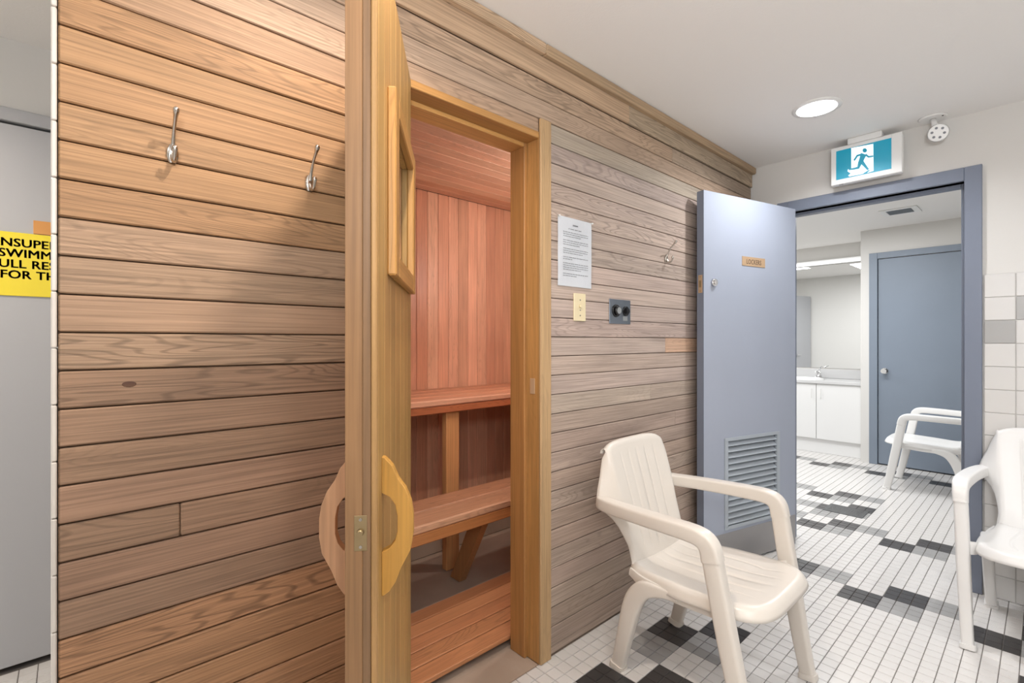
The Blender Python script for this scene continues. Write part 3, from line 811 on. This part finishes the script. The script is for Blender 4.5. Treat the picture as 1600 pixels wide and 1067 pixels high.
# ------------------------------------------------------------------ exit sign
EX0, EX1, EZ0, EZ1, EY = -.825, -.503, 2.115, 2.326, 3.2
ex = thing('exit_sign', 'teal and white running-man exit sign hung from the ceiling above the locker doorway', 'sign', ((EX0+EX1)/2, EY, EZ0))
def exb(name, x0, x1, y0, y1, z0, z1, mat, c=.002): return ch(box(name, x0, x1, y0, y1, z0, z1, mat, None, c), ex)
exb('housing', EX0, EX1, EY+.004, EY+.04, EZ0, EZ1, M['whiteplastic'], .005)
ax0, ax1, az0, az1 = EX0+.026, EX1-.046, EZ0+.028, EZ1-.02
for a, b, c, d in ((EX0+.002, ax0, EZ0+.002, EZ1-.002), (ax1, EX1-.002, EZ0+.002, EZ1-.002), (ax0, ax1, EZ0+.002, az0), (ax0, ax1, az1, EZ1-.002)):
    exb('rim', a, b, EY-.002, EY+.004, c, d, M['whiteplastic'], .001)
exb('teal_panel', ax0, ax1, EY+.0015, EY+.0038, az0, az1, M['teal'], 0)
exb('canopy', -.745, -.59, 3.195, 3.25, EZ1, CEIL-.0005, M['whiteplastic'], .004)
exb('spring_clip', EX0+.04, EX0+.06, EY-.001, EY+.003, EZ0-.003, EZ0+.002, M['chrome'], 0)
def uv(X, Y):
    u = (X-145)/420.; top = 280-(X-145)*.25; bot = 498-(X-145)*.2095
    return u, 1-(Y-top)/(bot-top)
def exto(layer):
    def f(a, b, t): return (ax0+(ax1-ax0)*a-ex.location.x, EY+.0015-.0002*layer-t-ex.location.y, az0+(az1-az0)*b-ex.location.z)
    return f
def expoly(name, pts, layer, mat): return poly_prism(name, pts, exto(layer), .0002, M[mat], ex)
expoly('white_doorway', [uv(265, 252), uv(433, 219), uv(435, 425), uv(400, 436), uv(385, 440), uv(350, 448), uv(252, 467), uv(240, 462), uv(262, 444), uv(235, 428), uv(240, 412), uv(265, 405)], 0, 'signwhite')
def limb(pts, w):
    out = []; back = []
    P = [Vector(p) for p in pts]
    for i, p in enumerate(P):
        t = (P[min(i+1, len(P)-1)]-P[max(i-1, 0)]).normalized(); n = Vector((-t.y, t.x))
        ww = w[i] if isinstance(w, (list, tuple)) else w
        out.append(tuple(p+n*ww)); back.append(tuple(p-n*ww))
    return [uv(*q) for q in out+back[::-1]]
circ = [uv(369+17*math.cos(2*PI*k/16), 269+16*math.sin(2*PI*k/16)) for k in range(16)]
expoly('runner_head', circ, 2, 'teal')
expoly('runner_torso', limb([(362, 296), (348, 330), (334, 368)], [22, 18, 17]), 2, 'teal')
expoly('runner_arm', limb([(375, 300), (398, 319), (433, 313)], [7, 7, 5]), 4, 'teal')
expoly('runner_arm', limb([(352, 298), (312, 310), (288, 346)], [7, 7, 6]), 4, 'teal')
expoly('runner_leg', limb([(345, 355), (370, 385), (396, 416)], [15, 11, 8]), 4, 'teal')
expoly('runner_leg', limb([(333, 365), (320, 401), (290, 408), (245, 415)], [15, 10, 7, 5]), 5, 'teal')
expoly('runner_shadow', [uv(352, 447), uv(395, 420), uv(412, 418), uv(385, 441)], 2, 'teal')

# ------------------------------------------------------------------ emergency lamp
em = thing('emergency_lamp', 'small round white emergency lamp head hanging from the ceiling beside the exit sign', 'lamp', (-.385, 3.215, CEIL))
m = MB(); m.cyl((0, 0, 0), (0, 0, -.008), .058, .052, 32); m.build('ceiling_plate', M['whiteplastic'], em, smooth=True)
m = MB(); m.cyl((0, 0, -.008), (.012, -.01, -.055), .012, .012, 16); m.build('swivel_neck', M['whiteplastic'], em, smooth=True)
hd = Vector((.12, -1, -.25)).normalized(); hc = Vector((.022, -.015, -.088))
m = MB(); m.cyl(hc-hd*.02, hc+hd*.012, .034, .043, 32); m.cyl(hc+hd*.012, hc+hd*.017, .043, .038, 32); h_ = m.build('lamp_head', M['whiteplastic'], em, smooth=True)
a_ = hd.orthogonal().normalized(); b_ = hd.cross(a_)
for k in range(6):
    e = a_*math.cos(2*PI*k/6)+b_*math.sin(2*PI*k/6)
    m = MB(); m.cyl(hc+e*.024+hd*.0165, hc+e*.024+hd*.019, .0062, .0052, 10); m.build('lens', M['ink2'], h_)
m = MB(); m.cyl((-.0, .0, 0), (0, 0, -.003), .004, n=8); o = m.build('test_button', M['dark'], em, loc=(.04, -.02, -.0065))

# ------------------------------------------------------------------ coat hooks
def hook(y, z, lab):
    t = thing('coat_hook', lab, 'coat hook', (XA, y, z), 0, 'coat hooks on the cedar wall')
    sweep('back_plate', [(.003, 0, .018, .012, .006), (.004, 0, .008, .02, .008), (.004, 0, -.008, .022, .008), (.003, 0, -.022, .013, .006)], None, M['nickel'], t, 4, 12, (0, 1, 0), 2.2)
    sweep('upper_prong', [(.006, 0, .004, .010, .007), (.012, 0, .022, .008, .006), (.026, 0, .046, .007, .006), (.044, 0, .064, .008, .007), (.054, 0, .074, .012, .011), (.057, 0, .080, .011, .010), (.058, 0, .083, .004, .004)], None, M['nickel'], t, 5, 12, (0, 1, 0), 2)
    sweep('lower_prong', [(.006, 0, -.006, .012, .008), (.014, 0, -.020, .010, .008), (.028, 0, -.022, .008, .007), (.036, 0, -.010, .008, .007), (.038, 0, -.001, .011, .011), (.038, 0, .005, .009, .009), (.038, 0, .008, .003, .003)], None, M['nickel'], t, 5, 12, (0, 1, 0), 2)
    m = MB(); m.cyl((.007, 0, .013), (.009, 0, .013), .0035, .003, 8); m.build('screw', M['nickel'], t)
    return t
hook(.165, 1.648, 'satin metal coat hook on the cedar wall, nearest the grey door')
hook(.462, 1.648, 'satin metal coat hook on the cedar wall, just left of the open sauna door')
hook(2.235, 1.655, 'satin metal coat hook between the paper notice and the blue door')

# ------------------------------------------------------------------ notice, switch, control
nt_ = thing('paper_notice', 'printed notice in a clear plastic sleeve pinned to the cedar wall', 'notice', (XA+.001, 1.527, 1.594))
W_, H_ = .218, .284
def sheet(name, w_, h_, x, mat, amp, seed):
    vs = []; fs = []; nx, nz = 16, 20
    for i in range(nx+1):
        for j in range(nz+1):
            u = i/nx-.5; v = j/nz-.5
            b_ = amp*(math.sin(u*9+seed)*math.cos(v*5+seed*2)+.6*math.sin(v*13+u*4+seed)+1.6)*(1-(2*v)**6*.6)
            vs.append((x+b_, u*w_, v*h_))
    for i in range(nx):
        for j in range(nz):
            a = i*(nz+1)+j; fs.append((a, a+nz+1, a+nz+2, a+1))
    me = bpy.data.meshes.new(name); me.from_pydata(vs, [], fs); o = link(name, me, mat, nt_, smooth=True); return o
sheet('paper_sheet', W_-.008, H_-.006, .0012, M['paper'], .0006, 1.)
sheet('plastic_sleeve', W_, H_, .0042, M['sleeve'], .0014, 2.3)
m = MB(); rr = random.Random(3)
rows = [(-.0, .115, .03), (0, .1, .085)]
m.box(.0032, .0037, -.016, .016, .108, .1125); 
xx = -.042
for wl in (.006, .022, .018, .018): m.box(.0032, .0037, xx, xx+wl, .092, .0944); xx += wl+.005
z = .078
for par in (3, 3, 3, 2, 4, 2):
    for q in range(par):
        xx = -.075; end = .078 if q < par-1 else rr.uniform(-.02, .06)
        while xx < end:
            wl = rr.uniform(.006, .022); m.box(.0032, .0037, xx, min(xx+wl, .08), z, z+.0019); xx += wl+.003
        z -= .0085
    z -= .008
o = m.build('print', M['ink2'], nt_); o['kind'] = 'stuff'
for yy in (-.103, .103):
    m = MB(); m.cyl((.004, yy, .136), (.012, yy, .136), .004, .003, 10); m.build('pushpin', M['whiteplastic'], nt_, smooth=True)
sw = thing('switch_plate', 'almond switch plate on the cedar wall below the paper notice', 'switch', (XA+.0005, 1.554, 1.373))
box('cover', 0, .006, -.037, .037, -.057, .057, M['almond'], sw, .002)
m = MB(); m.cyl((.006, 0, .004), (.014, 0, .004), .0075, .006, 14); m.build('toggle', M['almond'], sw, smooth=True)
for dz in (-.034, .030, -.012):
    m = MB(); m.cyl((.0055, 0, dz), (.0072, 0, dz), .0036, .003, 10); m.build('screw', M['nickel'], sw)
cp = thing('heater_control', 'grey metal heater control plate with two black knobs', 'control panel', (XA+.0005, 1.838, 1.3665))
box('plate', 0, .004, -.08, .08, -.055, .055, M['plate'], cp, .001)
m = MB(); m.cyl((.004, -.034, .003), (.010, -.034, .003), .029, .027, 24); m.cyl((.010, -.034, .003), (.022, -.034, .003), .021, .018, 24); k_ = m.build('knob', M['black'], cp, smooth=True)
m = MB(); m.cyl((.022, -.034, .003), (.0232, -.034, .003), .015, .015, 20); m.build('knob_cap', M['capgrey'], k_)
m = MB(); m.cyl((.004, .040, .004), (.009, .040, .004), .023, .022, 20); m.cyl((.009, .040, .004), (.020, .040, .004), .014, .012, 6); m.build('knob', M['black'], cp, smooth=False)
box('label_sticker', .004, .0045, .02, .055, -.04, -.02, M['capgrey'], cp)

# ------------------------------------------------------------------ plastic armchairs
def make_chair(mat, lab, loc, rz):
    t = thing('plastic_armchair', lab, 'chair', loc, rz, 'moulded plastic armchairs')
    groove = [-.56, -.28, 0, .28, .56]
    def cols():
        v = set([-1, -.985, -.96, -.92, -.85, 1, .985, .96, .92, .85])
        for k in range(-8, 9): v.add(k/10.)
        for g in groove:
            for e in (-.022, -.011, 0, .011, .022): v.add(round(g+e, 4))
        return sorted(v)
    vc = cols()
    def gd(v): 
        for g in groove:
            if abs(v-g) < .0112: return 1
        return 0
    # seat: square grid pulled to a rounded outline, rim turned down
    n = len(vc); vs = []; fs = []
    qs = sorted(set([1, .985, .965, .94, .91, .87, .8, .7, .55, .4, .2, 0, -.15, -.3, -.45, -.6, -.75, -.88, -1]), reverse=True)
    for q in qs:
        for v in vc:
            if q > 0:
                m_ = max(abs(v), q); k = m_/((abs(v)**4.5+q**4.5)**(1/4.5))
                vv, qq = v*k, q*k; rim = m_
                x = .02+qq*.272
            else:
                vv, qq = v, q; rim = abs(v); x = .02+q*.225
            hw = .244 if q > -.1 else .244-.044*((-q-.1)/.9)
            z = .420-.024*(.285-x)/.48-.012*(1-vv*vv)*min(1, (.285-x)/.15)
            t_ = max(0, (rim-.9)/.1); z -= .040*t_**2
            if -.8 < q < .62: z -= .0022*gd(v)
            if q < -.6: z += .020*((-q-.6)/.4)**2
            vs.append((x, vv*hw, z))
    for i in range(len(qs)-1):
        for k in range(n-1): fs.append((i*n+k, (i+1)*n+k, (i+1)*n+k+1, i*n+k+1))
    me = bpy.data.meshes.new('seat'); me.from_pydata(vs, [], fs)
    o = link('seat', me, mat, t); sm(o, 70); md = o.modifiers.new('s', 'SOLIDIFY'); md.thickness = .006; md.offset = 1
    # backrest with side flanges turned backwards, widest where the arms leave it
    prof = catmull([(-.190, 0, .385), (-.198, 0, .42), (-.212, 0, .48), (-.240, 0, .58), (-.272, 0, .69), (-.300, 0, .782), (-.310, 0, .816), (-.322, 0, .829), (-.335, 0, .824), (-.340, 0, .805)], 4)
    vb_ = sorted(set([x for x in vc if abs(x) <= .92] + [-1, -.99, -.975, -.955, -.935, 1, .99, .975, .955, .935]))
    nb = len(vb_); vs = []; fs = []; m_ = len(prof)
    def lerpk(key, z):
        if z <= key[0][0]: return key[0][1]
        for (za, a), (zb, b) in zip(key, key[1:]):
            if z <= zb: return a+(b-a)*(z-za)/(zb-za)
        return key[-1][1]
    for i, p in enumerate(prof):
        z = p.z
        hw = lerpk([(.385, .190), (.45, .182), (.56, .186), (.68, .196), (.78, .200), (.818, .196)], z)
        fl_ = lerpk([(.385, .006), (.46, .016), (.54, .042), (.60, .078), (.64, .074), (.72, .050), (.78, .032), (.80, .02), (.818, .006)], z)
        if i >= m_-9: fl_ = .004; hw = .196
        for v in vb_:
            a = min(abs(v), .92)/.92; sgn_ = 1 if v > 0 else -1
            e = max(0, (abs(v)-.92)/.08)
            x = p.x-.014*(1-a*a)*min(1, max(0, (z-.385)/.15))
            y = sgn_*(a*(hw-.006)+.006*math.sin(e*PI/2))+sgn_*lerpk([(.46, .2), (.54, .45), (.60, .85), (.65, .85), (.74, .5), (.80, .2)], z)*fl_*e
            x -= .8*fl_*e**1.3+.003*e
            zz = z-.018*a**6*(1 if z > .74 else 0)*(z-.74)/.078
            if .44 < z < .765: x -= .0022*gd(v)
            vs.append((x, y, zz))
    for i in range(m_-1):
        for k in range(nb-1): fs.append((i*nb+k, i*nb+k+1, (i+1)*nb+k+1, (i+1)*nb+k))
    me = bpy.data.meshes.new('backrest'); me.from_pydata(vs, [], fs)
    o = link('backrest', me, mat, t); sm(o, 70); md = o.modifiers.new('s', 'SOLIDIFY'); md.thickness = .007; md.offset = 0
    for s in (-1, 1):
        sweep('armrest', [(-.318, s*.208, .622, .012, .036), (-.316, s*.226, .618, .034, .046), (-.285, s*.248, .616, .052, .048), (-.15, s*.270, .620, .056, .048), (.02, s*.283, .624, .056, .050), (.105, s*.286, .621, .055, .052), (.138, s*.285, .600, .052, .058), (.150, s*.283, .555, .0485, .061)], None, mat, t, 5, 24, (0, 1, 0), 5.5)
        sweep('leg', [(.146, s*.2835, .575, .046, .058), (.168, s*.277, .45, .046, .060), (.195, s*.270, .30, .045, .060), (.225, s*.261, .14, .042, .055), (.250, s*.254, .022, .040, .050), (.252, s*.253, .018, .050, .058), (.254, s*.252, .001, .052, .060)], None, mat, t, 4, 20, (0, 1, 0), 4.5)
        sweep('leg', [(-.0, s*.224, .362, .020, .026), (-.07, s*.223, .358, .032, .040), (-.135, s*.222, .338, .040, .064), (-.180, s*.220, .27, .042, .068), (-.215, s*.217, .14, .040, .058), (-.244, s*.213, .022, .038, .050), (-.246, s*.213, .018, .048, .058), (-.250, s*.212, .001, .050, .060)], None, mat, t, 5, 20, (0, 1, 0), 4.5)
        sweep('apron', [(-.205, s*.200, .375, .010, .030), (-.13, s*.218, .362, .012, .040), (.03, s*.226, .362, .012, .036), (.12, s*.230, .372, .014, .044), (.165, s*.240, .378, .016, .052), (.182, s*.262, .380, .018, .056)], None, mat, t, 4, 12, (0, 1, 0), 4)
    return t
make_chair(M['plastic'], 'cream plastic armchair in front of the cedar wall, nearest the camera', (-.84, 1.745, 0), 0)
make_chair(M['plastic2'], 'white plastic armchair cut by the right edge, backed against the tiled wall', (.04, 2.925, 0), -PI/2)
make_chair(M['plastic2'], 'white plastic armchair in the locker room, half hidden by the door frame', (-.645, 5.30, 0), PI)

# ------------------------------------------------------------------ locker room
wallbox('wall_vanity', -4.3, -1.2, YL, YL+.1, 0, CEIL)
WD2 = MB(); WD2.box(-1.28, -1.14, 5.99, YL+.1, 0, CEIL); WD2.box(-1.14, -.22, 5.99, 6.11, 2.06, CEIL); WD2.box(-.22, 1.4, 5.99, 6.11, 0, CEIL)
struct(WD2.build('wall_closet', M['wall']))
wallbox('wall_locker_left', -4.3, -4.2, YB+.13, YL, 0, CEIL)
wallbox('wall_locker_right', 1.4, 1.5, YB+.13, 6.1, 0, CEIL)
wallbox('wall_locker_near', -4.3, -1.42, YB+.02, YB+.13, 0, CEIL)
D4 = root('door_4', (-.68, 5.99, 0))
box('leaf', -.453, .453, .0, .044, .012, 2.055, M['blue_far'], D4, .0015)
m = MB(); m.cyl((-.40, 0, .94), (-.40, -.012, .94), .03, .028, 20); m.cyl((-.40, -.012, .94), (-.40, -.05, .94), .011, .011, 12); m.cyl((-.40, -.045, .94), (-.40, -.065, .94), .022, .024, 20)
k_ = m.build('knob', M['chrome'], D4, smooth=True)
t6 = root('trim_6', (-.68, 5.99, 0))
for a, b, c, d in ((-.527, -.4585, 0.001, 2.12), (.4585, .527, 0.001, 2.12), (-.458, .458, 2.061, 2.12)):
    box('frame', a, b, -.014, .10, c, d, M['blue_far'], t6, .002)
box('backing', -.458, .458, .046, .06, 0, 2.06, M['dark'], t6)
# vanity
VX0, VX1 = -3.4, -1.285
va = thing('vanity_cabinet', 'white laminate vanity cabinet under the long counter in the locker room', 'cabinet', (-2.2, 6.1, 0))
def vb(p, name, x0, x1, y0, y1, z0, z1, mat, c=.001): return ch(box(name, x0, x1, y0, y1, z0, z1, mat, None, c), p)
vb(va, 'body', VX0, VX1, 6.125, 6.58, .15, .765, M['cab'])
vb(va, 'toe_kick', VX0, VX1, 6.135, 6.16, .001, .15, M['cab'])
xd = [VX1-.003, -1.714, -2.143, -2.572, -3.0, VX0]
for i, (a, b) in enumerate(zip(xd, xd[1:])):
    d_ = vb(va, 'door', b+.0025, a-.0025, 6.105, 6.124, .158, .765, M['cab'], .002)
    hx = (b+.045) if i % 2 == 0 else (a-.045)
    hl = Vector((hx, 6.09, .66))-Vector((-2.2, 6.1, 0))-d_.location
    m = MB(); m.cyl((0, 0, -.05), (0, 0, .05), .004, n=8); m.cyl((0, 0, -.045), (0, .016, -.045), .003, n=6); m.cyl((0, 0, .045), (0, .016, .045), .003, n=6)
    m.build('handle', M['whiteplastic'], d_, loc=tuple(hl))
ct = thing('countertop', 'pale grey laminate counter with backsplash below the mirror', 'countertop', (-2.2, 6.1, .77))
vb(ct, 'slab', VX0, VX1, 6.085, 6.585, .767, .800, M['counter'], .004)
vb(ct, 'backsplash', VX0, VX1, 6.58, 6.598, .8005, .905, M['counter'], .003)
# sink rim (oval)
sk = thing('sink', 'white oval drop-in sink set in the pale counter', 'sink', (-1.95, 6.27, .80))
n = 40; vs = []; fs = []
prof = [(1.0, .0008), (.985, .010), (.93, .013), (.88, .008), (.84, -.01), (.7, -.02), (.3, -.024)]
# shallow visible bowl above the slab keeps the counter whole
prof = [(1.0, .0008), (.985, .012), (.94, .015), (.89, .012), (.85, .004), (.5, .0022), (.1, .0018)]
for s, z in prof:
    for k in range(n): a = 2*PI*k/n; vs.append((.27*s*math.cos(a), .18*s*math.sin(a), z))
for i in range(len(prof)-1):
    for k in range(n): j = (k+1) % n; fs.append((i*n+k, i*n+j, (i+1)*n+j, (i+1)*n+k))
fs.append(tuple((len(prof)-1)*n+k for k in range(n)))
me = bpy.data.meshes.new('basin'); me.from_pydata(vs, [], fs); link('basin', me, M['ceramic'], sk, smooth=True)
fa = thing('faucet', 'chrome single-lever faucet behind the sink', 'faucet', (-1.80, 6.515, .801))
m = MB(); m.cyl((0, 0, 0), (0, 0, .018), .055, .045, 20); m.cyl((0, 0, .018), (0, 0, .07), .03, .018, 16); m.build('base', M['chrome'], fa, smooth=True)
sweep('spout', [(0, 0, .05, .026, .026), (-.0, -.04, .075, .022, .022), (-.0, -.09, .085, .018, .018), (-.0, -.125, .072, .016, .016)], None, M['chrome'], fa, 5, 12, (1, 0, 0), 2)
sweep('lever', [(0, 0, .065, .022, .022), (.005, .005, .095, .018, .016), (.02, -.02, .125, .02, .010), (.045, -.05, .14, .016, .008)], None, M['chrome'], fa, 5, 12, (1, 0, 0), 2)
mi = thing('wall_mirror', 'large wall mirror above the vanity counter', 'mirror', (-2.2, 6.598, .92))
vb(mi, 'glass', VX0, VX1+.002, 6.592, 6.598, .92, 2.13, M['mirror'], 0)
lb_ = thing('light_bar', 'long white fluorescent light bar above the mirror', 'light fixture', (-2.2, 6.55, 2.18))
vb(lb_, 'housing', VX0, VX1, 6.565, 6.598, 2.137, 2.195, M['whiteplastic'], .003)
vb(lb_, 'diffuser', VX0+.01, VX1-.005, 6.53, 6.5645, 2.142, 2.172, M['tube'], .008)
so = thing('soap_dispenser', 'small white soap dispenser at the right end of the counter', 'dispenser', (-1.33, 6.45, .801))
box('body', -.03, .03, -.035, .035, 0, .085, M['whiteplastic'], so, .008)
m = MB(); m.cyl((0, 0, .085), (0, 0, .10), .010, .010, 12); m.cyl((0, .0, .10), (0, -.035, .10), .006, .005, 8); m.build('pump', M['chrome'], so, smooth=True)
# drain grate in the floor
dg_ = thing('floor_drain', 'dark metal drain cover set in the locker room tiles', 'drain', (-.98, 4.17, .0005))
box('cover', -.12, .12, -.1, .1, 0, .003, plain('drain_metal', rgb(84, 86, 86), .4, .3, var=.1), dg_, .001)
for k in range(9): box('slot', -.1, .1, -.083+k*.02, -.077+k*.02, .003, .0034, M['t_black'], dg_)
# ceiling vent
cv = thing('ceiling_vent', 'small square air vent in the locker room ceiling', 'vent', (-.85, 5.30, CEIL))
for a, b, c, d in ((-.13, .13, -.13, -.09), (-.13, .13, .09, .13), (-.13, -.085, -.09, .09), (.085, .13, -.09, .09)):
    box('frame', a, b, c, d, -.008, -.0005, M['whiteplastic'], cv, .002)
box('backing', -.085, .085, -.09, .09, -.002, -.0008, M['ink2'], cv)
for k in range(9):
    o = box('slat', -.084, .084, -.007, .007, -.0008, .0008, M['louver'], cv); o.location = (0, -.08+k*.02, -.006); o.rotation_euler = (.5, 0, 0)
# door seen in the mirror
D5 = root('door_5', (-2.84, YB+.15, 0), math.radians(105))
box('leaf', 0, .5, -.022, .022, .012, 2.03, M['door_grey'], D5, .002)
box('closer', .02, .2, .022, .06, 1.96, 2.0, M['steel'], D5, .004)
for z in (.3, 1.0, 1.75):
    m = MB(); m.cyl((-.006, 0, z-.05), (-.006, 0, z+.05), .008, n=10); m.build('hinge', M['dark'], D5)
for s in (-1, 1):
    m = MB(); m.cyl((.42, s*.022, 1.0), (.42, s*.05, 1.0), .012, n=12); m.cyl((.42, s*.05, 1.0), (.32, s*.05, 1.0), .008, n=10); m.build('lever_handle', M['chrome'], D5)
